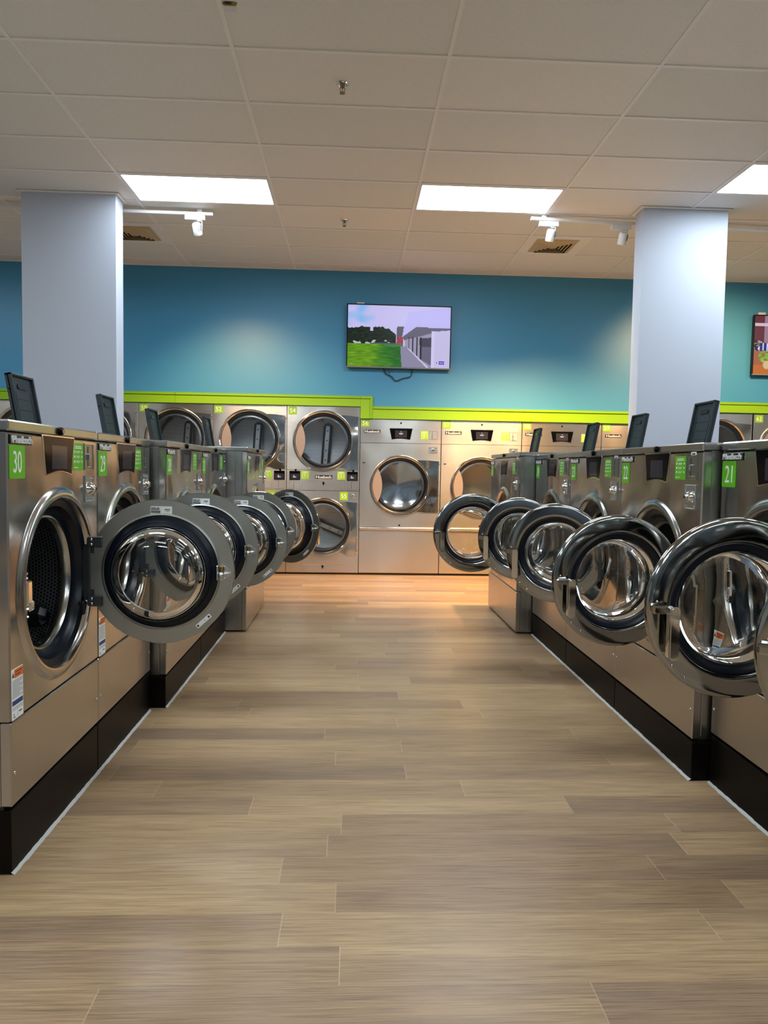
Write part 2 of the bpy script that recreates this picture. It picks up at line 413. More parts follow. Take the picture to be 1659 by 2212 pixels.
# dryer layout on back wall (left edges)
SW = .875
stacks = [(-4.285, '46'), (-3.41, '48'), (-2.535, '50'), (-1.66, '52'), (-.785, '54')]
singles = [(.09, '56'), (1.07, '57'), (2.05, '58'), (3.03, '59')]
rstacks = [(4.03, '60'), (4.917, '62')]
wb = MB()
wb.box(XL, .09, WY, WY+.1, 2.028, CZ); wb.box(.09, 4.02, WY, WY+.1, 1.885, CZ); wb.box(4.02, XR, WY, WY+.1, 2.043, CZ)
wb.box(XL, -4.29, WY, WY+.1, 0, 2.028); wb.box(5.80, XR, WY, WY+.1, 0, 2.043)
struct('wall_back', wb, 'blue')
struct('wall_rear', MB().box(XL, XR, YB, YB+.1, 0, CZ), 'plainwall')
struct('wall_left', MB().box(XL-.1, XL, YF, YB, 0, CZ), 'plainwall')
struct('wall_right', MB().box(XR, XR+.1, YF, YB, 0, CZ), 'plainwall')
struct('wall_front', MB().box(XL, XR, YF-.1, YF, 0, CZ), 'backpaint')
def band(name, x0, x1, z0, z1, y1=WY):
    m_ = MB(); m_.box(x0, x1, y1-.02, y1, z0, z1-.03, .002); m_.box(x0, x1, y1-.036, y1, z1-.03, z1-.010, .004)
    m_.box(x0, x1, y1-.026, y1, z1-.010, z1, .003)
    return struct(name, m_, 'trimgreen')
band('trim_1', -5.2, -2.1, 2.027, 2.152); band('trim_2', -2.098, .09, 2.027, 2.152)
v = MB(); v.box(.09, .21, WY-.02, WY, 1.886, 2.152, .002); v.box(.205, .226, WY-.036, WY, 1.886, 2.152, .004); v.box(.224, .238, WY-.026, WY, 1.886, 2.152, .003)
v.box(.09, .21, WY-.036, WY-.018, 2.122, 2.142, .004)
struct('trim_3', v, 'trimgreen')
band('trim_4', .238, 4.02, 1.886, 2.032); band('trim_5', 4.02, 6.6, 2.045, 2.172)

# pillars
def pillar(x0, x1, y0, y1, label):
    t_ = thing('pillar', label, 'pillar', ((x0+x1)/2, (y0+y1)/2, 0))
    w_, d_ = (x1-x0)/2, (y1-y0)/2
    obj('shaft', MB().box(-w_, w_, -d_, d_, 0, CZ-.002, .004), 'bluewhite', t_)
    f_ = MB(); e_ = .03
    f_.box(-w_-e_, w_+e_, -d_-e_, -d_, CZ-.012, CZ-.003, .002); f_.box(-w_-e_, w_+e_, d_, d_+e_, CZ-.012, CZ-.003, .002)
    f_.box(-w_-e_, -w_, -d_, d_, CZ-.012, CZ-.003, .002); f_.box(w_, w_+e_, -d_, d_, CZ-.012, CZ-.003, .002)
    obj('ceiling_collar', f_, 'gridw', t_)
pillar(-2.877, -2.07, 6.54, 6.73, 'square white pillar rising behind the left row of washers')
pillar(2.524, 3.289, 6.44, 6.62, 'square white pillar rising behind the right row of washers')

# ------------------------------------------------------------------ washers
K = dict(
 small=dict(w=.775, bot=.215, pl=.202, cz=.862, R=.337, Rd=.289, seam=.482, top=1.416, sc=.318),
 wide=dict(w=.90, bot=.178, pl=.165, cz=.82, R=.338, Rd=.286, seam=.43, top=1.416, sc=.30),
 large=dict(w=1.165, bot=.012, pl=0, cz=.775, R=.372, Rd=.322, seam=.335, top=1.438, sc=.20))
DEP = 1.04
def rrect(x0, x1, z0, z1, r, n_=4):
    p = []
    for cx_, cz_, a in ((x1-r, z1-r, 0), (x0+r, z1-r, PI/2), (x0+r, z0+r, PI), (x1-r, z0+r, 1.5*PI)):
        for i in range(n_+1): t = a+PI/2*i/n_; p.append((cx_+r*math.cos(t), cz_+r*math.sin(t)))
    return p
def sign(num, parent, x, z, w=.1, h=.1, mat='green', th=.068, tw=.056):
    pl = cobj(('plate', w, h, mat), 'number_plate', lambda m: m.prism(rrect(-w/2, w/2, -h/2, h/2, .005), -.002, .0), mat, parent, (x, -.0005, z))
    tag(pl, 'green number plate reading '+num)
    text('number', num, th, 'white', pl, (0, -.0022, 0), tw, .0006)
def badge(parent, x, z, w=.15, h=.03):
    bd = cobj(('badge', w, h), 'brand_badge', lambda m: m.box(-w/2, w/2, -.004, 0, -h/2, h/2, .002), 'black', parent, (x, 0, z))
    text('brand_letters', 'Huebsch', h*.78, 'letter', bd, (0, -.006, 0), w*.9, .003, .03)
def display(m, s=1.0):
    # trapezoid with an arched lower edge, silver rim
    def outl(e_):
        p = [(-.136*s-e_, .066*s+e_), (-.109*s-e_*.9, -.064*s-e_)]
        for i in range(1, 10):
            t = i/10; p.append((-.109*s-e_+2*(.109*s+e_)*t, -.064*s-e_+.012*s*math.sin(PI*t)))
        p += [(.109*s+e_*.9, -.064*s-e_), (.136*s+e_, .066*s+e_)]
        return p
    m.prism(outl(.004), -.003, 0, 0); m.prism(outl(0), -.0036, -.002, 1)
def green_sticker(m, w, h):
    m.box(-w/2, w/2, -.001, 0, -h/2, h/2)
    def bar(x, z, bw, bh): m.box(x-bw/2, x+bw/2, -.0014, -.001, z-bh/2, z+bh/2, 0, 1)
    bar(0, h*.38, w*.6, h*.03); bar(0, h*.32, w*.7, h*.03)
    for i, z in enumerate((.18, -.0, -.18)):
        bar(-w*.34, h*z, w*.08, h*.09); bar(-.02*w, h*(z+.02), w*.36, h*.02); bar(-.04*w, h*(z-.03), w*.3, h*.02)
        bar(w*.34, h*z, w*.07, h*.07)
    bar(-w*.22, -h*.4, w*.4, h*.025)
def coin(m, w, h):
    m.box(-w/2, w/2, -.0015, 0, -h/2, h/2, .0005)
    for x0, x1, z0, z1 in ((-w/2, -w/2+.002, -h/2, h/2), (w/2-.002, w/2, -h/2, h/2), (-w/2, w/2, h/2-.002, h/2), (-w/2, w/2, -h/2, -h/2+.002)):
        m.box(x0, x1, -.004, 0, z0, z1, 0, 1)
    m.box(-.014, -.006, -.010, 0, -.012, .012, .002, 1)
    m.box(-.012, -.009, -.003, 0, .015, .04, 0, 2); m.box(-.012, -.009, -.003, 0, -.038, -.014, 0, 2)
    m.box(-.026, .01, -.006, 0, -.041, -.036, .001, 1)
def lockplate(m, w, h):
    m.box(-w/2, w/2, -.0015, 0, -h/2, h/2, .0005, 0)
    for x0, x1, z0, z1 in ((-w/2, -w/2+.004, -h/2, h/2), (w/2-.004, w/2, -h/2, h/2), (-w/2, w/2, h/2-.003, h/2), (-w/2, w/2, -h/2, -h/2+.005)):
        m.box(x0, x1, -.006, 0, z0, z1, .001, 0)
    s_ = min(w, h)
    m.lathe([(0, -.03), (s_*.12, -.03), (s_*.14, -.024), (s_*.2, -.02), (s_*.27, -.006), (s_*.29, 0)], 0, 0, 24, 1)
    m.cyl((0, -.031, 0), (0, -.0305, 0), s_*.06, seg=12, mi=2)
    for sx_ in (-1, 1):
        for sz_ in (-1, 1): m.ball((sx_*w*.36, -.002, sz_*h*.38), s_*.06, 8, 4, 1, (1, .6, 1))
def warn(m, w, h):
    m.box(-w/2, w/2, -.0008, 0, -h/2, h/2)
    z = h/2
    m.box(-w/2+.018, w/2-.001, -.0012, 0, z-.03, z-.003, 0, 1)
    m.prism([(-w/2+.003, z-.026), (-w/2+.010, z-.008), (-w/2+.017, z-.026)], -.0012, 0, 2)
    m.box(-w/2+.024, w/2-.008, -.0015, 0, z-.013, z-.010, 0, 2); m.box(-w/2+.024, w/2-.02, -.0015, 0, z-.022, z-.019, 0, 2)
    zz = z-.037; i = 0
    while zz > -h/2+.066:
        m.box(-w/2+.004, w/2-.004-(.02 if i % 4 == 3 else 0), -.0012, 0, zz-.0008, zz+.0008, 0, 3); zz -= .0042; i += 1
    m.box(-w/2+.003, w/2-.003, -.0012, 0, -h/2+.045, -h/2+.06, 0, 4)
    for q in range(3): m.box(-w/2+.004, w/2-.004, -.0012, 0, -h/2+.03+q*.004, -h/2+.0312+q*.004, 0, 3)
    m.box(-w/2+.012, -w/2+.015, -.0012, 0, -h/2+.006, -h/2+.02, 0, 2); m.box(-w/2+.012, -w/2+.024, -.0012, 0, -h/2+.006, -h/2+.008, 0, 2)
    m.box(w/2-.03, w/2-.012, -.0012, 0, -h/2+.016, -h/2+.02, 0, 2); m.box(0, .0008, -.0012, 0, -h/2+.003, -h/2+.026, 0, 3)

def make_door(parent, kd, theta, tagl):
    Rd = K[kd]['Rd']; cz = K[kd]['cz']; c = -(Rd-.006); kk = kd+'door'
    def ring(m):
        m.lathe([(Rd-.002, .008), (Rd, .005), (Rd, -.003), (Rd-.0015, -.0065), (Rd-.004, -.0105), (Rd-.008, -.0132), (Rd-.012, -.0148), (Rd-.016, -.0156), (Rd-.022, -.0163), (Rd-.036, -.0176), (Rd-.050, -.0186), (Rd-.062, -.0191), (Rd-.067, -.0188), (Rd-.071, -.0178), (Rd-.075, -.0150), (Rd-.077, -.0100), (Rd-.078, .0)], c, 0, 96, 0)
        m.lathe([(Rd-.062, .0), (Rd-.066, .004), (Rd-.066, .013), (Rd-.062, .016), (Rd-.057, .013), (Rd-.055, .008), (Rd-.004, .008), (Rd-.002, .008)], c, 0, 96, 1)
    d = cobj(kk+'ring', 'door', ring, ['doorout', 'doorin'], parent, (Rd-.006, -.004, cz), (0, 0, theta))
    tag(d, 'round steel door with glass bowl, swung open')
    def seal(m):
        m.lathe([(Rd-.078, .0), (Rd-.077, -.010), (Rd-.082, -.012), (Rd-.092, -.008), (Rd-.100, -.002), (Rd-.106, .004), (Rd-.106, .012)], c, 0, 80)
        m.lathe([(Rd-.106, .012), (Rd-.103, .060), (Rd-.101, .062), (Rd-.098, .058), (Rd-.094, .035), (Rd-.088, .028), (Rd-.086, .02), (Rd-.078, .015), (Rd-.066, .010), (Rd-.066, .0)], c, 0, 80)
    cobj(kk+'seal', 'door_seal', seal, 'rubber', d)
    def bowl(m):
        q = Rd-.107; t_ = .006
        outp = [(q, -.001), (q-.001, .055), (q-.008, .085), (q-.024, .106), (q-.055, .120), (q-.1, .127), (.0, .130)]
        inp = [(0, .130-t_), (q-.1, .127-t_), (q-.057, .120-t_), (q-.028, .102), (q-.014, .082), (q-.007, .055), (q-.006, -.001), (q, -.001)]
        m.lathe(outp+inp, c, 0, 80)
    cobj(kk+'bowl', 'door_glass', bowl, 'glass', d)
    cobj(kk+'clampring', 'glass_clamp_ring', lambda m: m.lathe([(Rd-.1065, .050), (Rd-.1055, .053), (Rd-.107, .056), (Rd-.109, .056), (Rd-.1085, .050)], c, 0, 80), 'chrome', d)
    hx = c-(Rd-.052)
    def handle(m):
        m.box(hx-.045, hx+.014, -.052, -.026, -.012, .014, .006, 0)
        m.prism(rrect(hx-.002, hx+.030, -.150, .016, .013, 5), -.074, -.050, 1)
        m.prism(rrect(hx+.002, hx+.026, -.146, .012, .011, 5), -.077, -.073, 1)
    cobj(kk+'handle', 'door_handle', handle, ['doorout', 'chrome'], d)
    for x, z in [(c+(Rd-.018)*math.cos(math.radians(a)), (Rd-.018)*math.sin(math.radians(a))) for a in (222, 234)]+[(hx-.02, .022), (hx-.035, -.004)]:
        cobj('dscrew', 'door_screw', lambda m: m.ball((0, 0, 0), .0045, 8, 5, 0, (1, .8, 1)), 'chrome', d, (x, -.0175, z))
    def latch(m):
        lx = c-(Rd-.045)
        P = [(lx+.024, -.033), (lx+.024, .030), (lx+.004, .033), (lx-.030, .008), (lx-.034, 0), (lx-.030, -.012), (lx, -.032)]
        m.prism(P, .008, .012, 0)
        m.ball((lx+.006, .030, -.008), .0115, 14, 8, 0); m.cyl((lx+.006, .010, -.008), (lx+.006, .026, -.008), .009, mi=0)
        m.cyl((lx+.004, .020, .002), (lx+.004, .020, .024), .008, seg=14, mi=1)
        m.cyl((lx-.004, .018, -.006), (lx-.022, .014, -.004), .008, .005, seg=14, mi=0)
        m.box(lx+.018, lx+.024, .010, .030, -.030, .028, .001, 0)
        for x, z in ((lx-.006, .022), (lx-.026, -.002), (lx-.004, -.024)): m.ball((x, .012, z), .004, 8, 4)
    cobj(kk+'latch', 'door_latch', latch, ['zinc', 'brass'], d)
    def stick(m):
        r = Rd-.045
        m.prism(rrect(c-.042, c+.042, r-.017, r+.017, .003), .0086, .008, 0)
        def bar(x0, x1, z0, z1, mi): m.box(c-x1, c-x0, .0086, .009, r+z0, r+z1, 0, mi)   # +x of the reader is -x here
        bar(-.040, -.022, .010, .0125, 1); bar(-.018, -.008, .010, .0125, 1)
        bar(-.040, -.004, .0055, .008, 1); bar(-.040, -.010, .002, .004, 1)
        x = -.040
        for i in range(16): bar(x, x+.0016, -.010, 0, 1); x += .0023
        bar(-.028, -.012, -.0135, -.0125, 2); bar(.000, .038, -.0135, -.0125, 2)
        m.prism([(c-.012, r+.001), (c-.016, r+.007), (c-.018, r+.007), (c-.015, r+.001)], .0090, .0084, 1)
        bar(.017, .034, .003, .006, 1); bar(.018, .032, -.001, .0, 2); bar(.020, .030, -.004, -.003, 2)
    tag(cobj(kk+'stick', 'serial_label', stick, ['white', 'ink', 'greyink'], d), 'small white sticker with a black barcode')
    def strip(m):
        Mx = Matrix.Translation((c-.575*Rd, .0095, -.685*Rd)) @ Matrix.Rotation(math.radians(42), 4, 'Y')
        m.box(-.036, .036, -.0015, .0015, -.0085, .0085, .001, 0, M=Mx)
        for x in (-.028, .028): m.box(x-.004, x+.004, -.0005, .0025, -.004, .004, .001, 1, M=Mx)
        m.box(-.008, -.005, .0, .002, -.001, .002, 0, 1, M=Mx)
    cobj(kk+'strip', 'balance_plate', strip, ['white', 'ink'], d)
    def hb(m):
        for z in (0,):
            m.box(-.055, .004, .008, .020, z-.021, z+.021, .003)
            for q in (-.010, .010): m.ball((-.014, .020, z+q), .006, 10, 5, 1, (1, .6, 1))
    for z in (.118, -.118): cobj(kk+'hb', 'door_hinge_bracket', hb, ['dmetal', 'chrome'], d, (0, 0, z))
    return d

def make_washer(num, kd, front, cy_, side, theta, lid_a, lab, shoptag):
    """side -1: left row (faces +X), +1: right row (faces -X)"""
    k_ = K[kd]; w = k_['w']; R = k_['R']; cz = k_['cz']; top = k_['top']; hwid = w/2
    t = thing('washing_machine', lab, 'washing machine', (front, cy_, 0), PI/2 if side < 0 else -PI/2, 'stainless front-loading washers along the aisle')
    zt = top-.034
    def P(key, name, fn, mats, par=t, loc=(0, 0, 0), rot=(0, 0, 0)): return cobj(kd+key, name, fn, mats, par, loc, rot)
    def body(m):
        x = hwid-.006; z0 = k_['bot']; y0 = .036
        V = [(-x, y0, z0), (x, y0, z0), (x, DEP, z0), (-x, DEP, z0), (-x, y0, zt), (x, y0, zt), (x, DEP, zt), (-x, DEP, zt)]
        m.add(V, [(0, 3, 2, 1), (4, 5, 6, 7), (1, 2, 6, 5), (2, 3, 7, 6), (3, 0, 4, 7)])
        for s_ in (-1, 1):   # corner post and pressed side panel
            m.box(s_*x-.003, s_*x+.003, .040, .085, z0+.01, zt-.004, .001)
            m.box(s_*x-.003, s_*x+.003, .092, .60, z0+.12, zt-.004, .001)
            m.box(s_*x-.003, s_*x+.003, .607, DEP-.01, z0+.02, zt-.004, .001)
        if kd == 'large':
            for s_ in (-1, 1): m.box(s_*x-.003, s_*x+.003, .092, .26, .012, .115, .001)
    P('body', 'cabinet', body, 'side')
    P('fp', 'front_panel', lambda m: m.ringpanel(-hwid+.002, hwid-.002, k_['seam']+.003, zt-.004, 0, cz, R-.004), 'front')
    P('lp', 'lower_panel', lambda m: m.box(-hwid+.002, hwid-.002, 0, .036, k_['bot'], k_['seam']-.002, .004), 'lower')
    def topf(m):
        m.box(-hwid+.001, hwid-.001, -.004, DEP, zt, top, .005)
    P('top', 'top_panel', topf, 'top')
    def klock(m):
        m.lathe([(0, -.014), (.010, -.014), (.014, -.010), (.015, 0)], 0, 0, 18); m.box(-.002, .002, -.0145, -.013, -.006, .006, 0, 1)
    P('klock', 'key_lock', klock, ['gblack', 'chrome'], t, (0, -.003, top-.017))
    P('bez', 'door_bezel', lambda m: m.lathe([(R+.006, 0), (R+.001, -.002), (R-.004, -.007), (R-.013, -.012), (R-.024, -.0145), (R-.034, -.012), (R-.041, -.004), (R-.044, .012), (R-.046, .03)], 0, cz, 96), 'front')
    def gask(m):
        m.lathe([(R-.044, .010), (R-.050, .012), (R-.058, .016), (R-.064, .018), (R-.068, .024), (R-.072, .034), (R-.080, .044), (R-.092, .052), (R-.100, .056), (R-.11, .066)], 0, cz, 80)
    P('gask', 'door_gasket', gask, 'rubber')
    def drum(m):
        m.lathe([(R-.096, .056), (R-.099, .050), (R-.105, .050), (R-.111, .058), (R-.114, .068), (R-.115, .085)], 0, cz, 80, 1)
        m.lathe([(R-.115, .085), (R-.05, .105), (R-.035, .125), (R-.035, .56)], 0, cz, 80, 0, uvs=True)
        m.lathe([(R-.035, .56), (R*.5, .565), (.0001, .57)], 0, cz, 80, 0, planar=True)
        for a in (60, 180, 300):
            A = math.radians(a+8); Mx = Matrix.Translation((0, 0, cz)) @ Matrix.Rotation(A, 4, 'Y')
            m.box(-.035, .035, .13, .55, -(R-.035), -(R-.035)+.075, .02, 2, M=Mx)
    P('drum', 'wash_drum', drum, ['drum', 'drumlip', 'black'])
    def catch(m):
        x = -(R-.058); 
        m.box(x-.012, x+.004, -.006, .02, cz-.085, cz+.085, .003, 0)
        m.box(x-.004, x+.030, -.012, .014, cz-.035, cz+.045, .005, 1); m.box(x+.004, x+.036, -.016, .0, cz-.055, cz-.02, .006, 1)
        for z in (-.07, -.045, .055, .07): m.ball((x, -.006, cz+z), .005, 8, 4, 1)
    P('catch', 'door_catch', catch, ['zinc', 'chrome'])
    def hinge(m):
        x = R-.05
        m.box(x-.02, x-.010, -.012, .02, cz-.115, cz+.105, .004)
        for z in (.092, -.092):
            pts = [(x-.012+.0*i, 0, 0) for i in range(1)]
            n_ = 8; P0 = []; P1 = []
            for i in range(n_+1):
                a = PI*.5*i/n_; P0.append((x-.014+.030*math.sin(a), -.026-.0-.030*(1-math.cos(a))-.0)); P1.append((x-.014+.044*math.sin(a), -.012-.030*(1-math.cos(a))))
            poly = P0+P1[::-1]
            V = [(p[0], p[1], cz+z-.02) for p in poly]+[(p[0], p[1], cz+z+.02) for p in poly]; q = len(poly)
            m.add(V, [tuple(range(q))[::-1], tuple(range(q, 2*q))]+[(i, (i+1) % q, q+(i+1) % q, q+i) for i in range(q)])
        m.cyl((x+.022, -.046, cz-.14), (x+.022, -.046, cz+.14), .008, seg=12)
        m.box(x-.05, x-.015, .0, .03, cz-.17, cz-.115, .006, 1)
    P('hinge', 'door_hinge', hinge, ['dmetal', 'black'])
    sign(num, t, -hwid+.062, 1.288, .104, .104)
    badge(t, -hwid+.088, 1.357, .152, .030)
    dp = P('disp', 'control_display', lambda m: display(m), ['chrome', 'gblack'], t, (0, 0, 1.312))
    P('dscr', 'touch_screen', lambda m: m.box(-.068, .068, -.0042, -.003, -.046, .036), 'screen', dp)
    P('gst', 'instruction_sticker', lambda m: green_sticker(m, .103, .102), ['green', 'white'], t, (hwid-.205, 0, 1.312))
    P('coin', 'coin_slot_panel', lambda m: coin(m, .096, .104), ['side', 'chrome', 'ink'], t, (hwid-.095, 0, 1.313))
    P('lock', 'coin_box_lock', lambda m: lockplate(m, .096, .104), ['zinc', 'chrome', 'ink'], t, (hwid-.095, 0, 1.188))
    P('warn', 'warning_sticker', lambda m: warn(m, .078, .160), ['white', 'orange', 'ink', 'greyink', 'blueink'], t, (-hwid+.046, -.0002, k_['seam']+.084))
    for s_ in (-1, 1):
        P('screw', 'panel_screw', lambda m: m.ball((0, 0, 0), .006, 10, 6, 0, (1, .6, 1)), 'chrome', t, (s_*(hwid-.022), -.001, k_['sc']))
    if shoptag:
        st = P('stag', 'machine_tag', lambda m: (m.box(-.024, .024, -.001, 0, -.009, .009), m.box(-.015, .015, -.0014, -.001, -.003, .003, 0, 1)), ['white', 'ink'], t, (hwid-.085, 0, zt-.012))
    if lid_a is not None:
        def lid(m):
            W_, H_ = .215, .245
            m.box(-W_/2, W_/2, .004, .010, 0, H_, .001)
            m.box(-W_/2, -W_/2+.010, -.008, .020, 0, H_, .002); m.box(W_/2-.010, W_/2, -.008, .020, 0, H_, .002)
            m.box(-W_/2, W_/2, -.008, .020, H_-.010, H_, .002)
            m.prism(rrect(-.045, .045, H_-.062, H_-.040, .010), .000, .006, 1)
            for i in range(3): m.box(-.08, .08, .0025, .005, .05+i*.045, .053+i*.045, 0)
            m.box(-.07, -.068, .0025, .005, .02, .17); m.box(.068, .07, .0025, .005, .02, .17)
            m.cyl((-W_/2-.008, .012, H_-.06), (-W_/2, .012, H_-.06), .006, seg=10)
        P('lid', 'dispenser_lid', lid, ['lidplastic', 'black'], t, (-hwid+lid_a, .33, top-.001), (-math.radians(10), 0, 0))
        P('lidh', 'dispenser_rim', lambda m: (m.box(-.13, .13, .10, .345, 0, .006, .002), m.box(-.10, .10, .13, .32, .004, .008, .002, 1)), ['dmetal', 'black'], t, (-hwid+lid_a, 0, top-.0005))
    make_door(t, kd, math.radians(theta), num)
    if k_['pl']:
        p = thing('washer_plinth', 'black steel plinth on the floor under washer '+num, 'plinth', (front, cy_, 0), PI/2 if side < 0 else -PI/2, 'black plinths under the washers')
        cobj(kd+'plb', 'plinth_box', lambda m: m.box(-hwid+.0015, hwid-.0015, .004, DEP, .0, k_['pl'], .003), 'plinth', p)
        def base(m):
            m.box(-hwid+.01, hwid-.01, .03, DEP-.02, k_['pl']-.002, k_['bot']-.0005)
        cobj(kd+'plg', 'rubber_pad', base, 'black', p)
        def ck(m):
            rnd_ = random.Random(3); N = 40
            V = []
            for i in range(N+1):
                x = -hwid+2*hwid*i/N; o = .010+.004*rnd_.random()
                V += [(x, .006-o, 0.0005), (x, .005, .007+.003*rnd_.random())]
            m.add(V, [(2*i, 2*i+2, 2*i+3, 2*i+1) for i in range(N)])
        tag(cobj(kd+'ck', 'caulk_bead', ck, 'caulk', p), 'uneven off-white caulk line along the floor')
    else:
        pass
    return t
W_ = [
 ('30', 'small', -1.040, 2.6395, -1, 91, None, 'stainless washer numbered 30, nearest on the left with open door and dark drum showing', 0),
 ('29', 'small', -1.040, 3.4165, -1, 89, .16, 'stainless washer numbered 29, second from the front in the left row', 0),
 ('28', 'wide', -.967, 4.295, -1, 88, .20, 'stainless washer numbered 28, on the left just past washer 29', 0),
 ('27', 'wide', -.967, 5.197, -1, 80, .21, 'stainless washer numbered 27, on the left between washers 28 and 26', 0),
 ('26', 'large', -.808, 6.24, -1, 57, .32, 'big stainless washer at the far left end of the aisle, standing straight on the floor', 0),
 ('25', 'large', 1.310, 6.24, 1, 92, .22, 'big stainless washer numbered 25 at the far right end, standing straight on the floor', 1),
 ('24', 'wide', 1.434, 5.180, 1, 72, .19, 'stainless washer numbered 24, on the right between washers 25 and 23', 1),
 ('23', 'wide', 1.434, 4.278, 1, 66, .18, 'stainless washer numbered 23, middle of the right row', 1),
 ('22', 'wide', 1.434, 3.376, 1, 92, .14, 'stainless washer numbered 22, on the right beside the stepped-back washer 21', 1),
 ('21', 'small', 1.505, 2.525, 1, 90, None, 'stainless washer numbered 21, near right, its big chrome door open in front', 0),
 ('20', 'small', 1.505, 1.748, 1, 60, None, 'stainless washer at the right picture edge, only a sliver of its open door showing', 0)]
for a in W_: make_washer(*a)

# ------------------------------------------------------------------ dryers
def dryer_door(t, key, cz, R, px, pz0, pz1, lens):
    def ring(m):
        m.lathe([(R, -.0), (R-.002, -.022), (R-.010, -.034), (R-.022, -.034), (R-.030, -.024), (R-.034, -.014), (R-.034, -.0)], 0, cz, 80)
        # hinge flap running to the right-hand edge
        P = []
        for i in range(13):
            a = math.radians(58-116*i/12); P.append(((R-.004)*math.cos(a), cz+(R-.004)*math.sin(a)))
        up = [(px, pz0), (px, pz1)]
        top_ = [(px*.80+P[0][0]*.20, pz1+.004), (px*.5+P[0][0]*.5, pz1+.012), (px*.2+P[0][0]*.8, P[0][1]*.8+pz1*.2+.004)]
        bot_ = [(px*.2+P[-1][0]*.8, P[-1][1]*.8+pz0*.2-.002), (px*.5+P[-1][0]*.5, pz0-.006), (px*.8+P[-1][0]*.2, pz0-.002)]
        poly = P+bot_+up+top_
        m.prism(poly, -.014, -.003, 1)
    d = cobj(key+'ring', 'dryer_door', ring, ['dryerpol', 'dryerpol'], t)
    cobj(key+'seal', 'door_seal', lambda m: m.lathe([(R-.033, -.016), (R-.045, -.012), (R-.052, -.006), (R-.056, .012), (R-.07, .03)], 0, cz, 72), 'black', d)
    cobj(key+'gl', 'door_glass', lambda m: m.lathe([(.0001, -.010), (R-.05, -.008), (R-.05, -.003), (.0001, -.005)], 0, cz, 72), 'dglass', d)
    if lens:
        def ls(m):
            P = []; r = R-.036; xc = -r*.80
            a0 = math.acos(-.80); 
            for i in range(13): a = a0+(2*PI-2*a0)*i/12; P.append((r*math.cos(a), cz+r*math.sin(a)))
            h = r*math.sin(a0)
            for i in range(1, 8):
                t_ = -1+2*i/8; P.append((-r*.80+.05*(1-t_*t_), cz+h*t_))
            m.prism(P, -.020, -.013)
        cobj(key+'lens', 'door_pull', ls, 'pink', d)
    def hg(m):
        m.cyl((px-.004, -.012, pz0+.02), (px-.004, -.012, pz1-.02), .006, seg=12)
        for z in (pz0+.03, pz1-.03, (pz0*2+pz1)/3): m.ball((px+.006, -.008, z), .007, 8, 5)
    cobj(key+'hg', 'door_hinge', hg, 'chrome', d)
    return d
def drumf(m, cz, R, metalback, rib=0):
    m.lathe([(R-.07, .03), (R+.0, .05), (R+.0, .62)], 0, cz, 64, 0, uvs=True)
    m.lathe([(R, .62), (R*.93, .60), (R*.7, .615), (.0001, .63)], 0, cz, 64, 1 if metalback else 0, planar=True)
    if not metalback:
        Mx = Matrix.Translation((.02, 0, cz-.03)) @ Matrix.Rotation(math.radians(rib), 4, 'Y')
        m.box(-.055, .055, .50, .60, -R*.78, R*.78, .03, 2, M=Mx)
        for q in (-.2, -.08, .05, .17): m.box(-.008, .008, .497, .501, q, q+.014, 0, 3, M=Mx)
    for a in (30, 150, 270):
        Mx = Matrix.Translation((0, 0, cz)) @ Matrix.Rotation(math.radians(a+20), 4, 'Y')
        m.box(-.05, .05, .08, .60, -R, -R+.08, .02, 2, M=Mx)
def screen_box(par, key, x, z, w, h):
    d = cobj(key, 'control_display', lambda m: m.box(-w/2, w/2, -.005, 0, -h/2, h/2, .001), 'gblack', par, (x, 0, z))
    cobj(key+'s', 'touch_screen', lambda m: m.box(-w*.42, w*.42, -.0056, -.004, -h*.42, h*.2), 'screen', d)
    cobj(key+'i', 'screen_icon', lambda m: (m.box(-w*.16, w*.12, -.006, -.0055, -h*.22, -h*.14), m.box(-w*.12, -w*.04, -.006, -.0055, -h*.1, h*.04), m.box(-w*.19, w*.15, -.006, -.0055, -h*.13, -h*.11)), 'iconink', d)
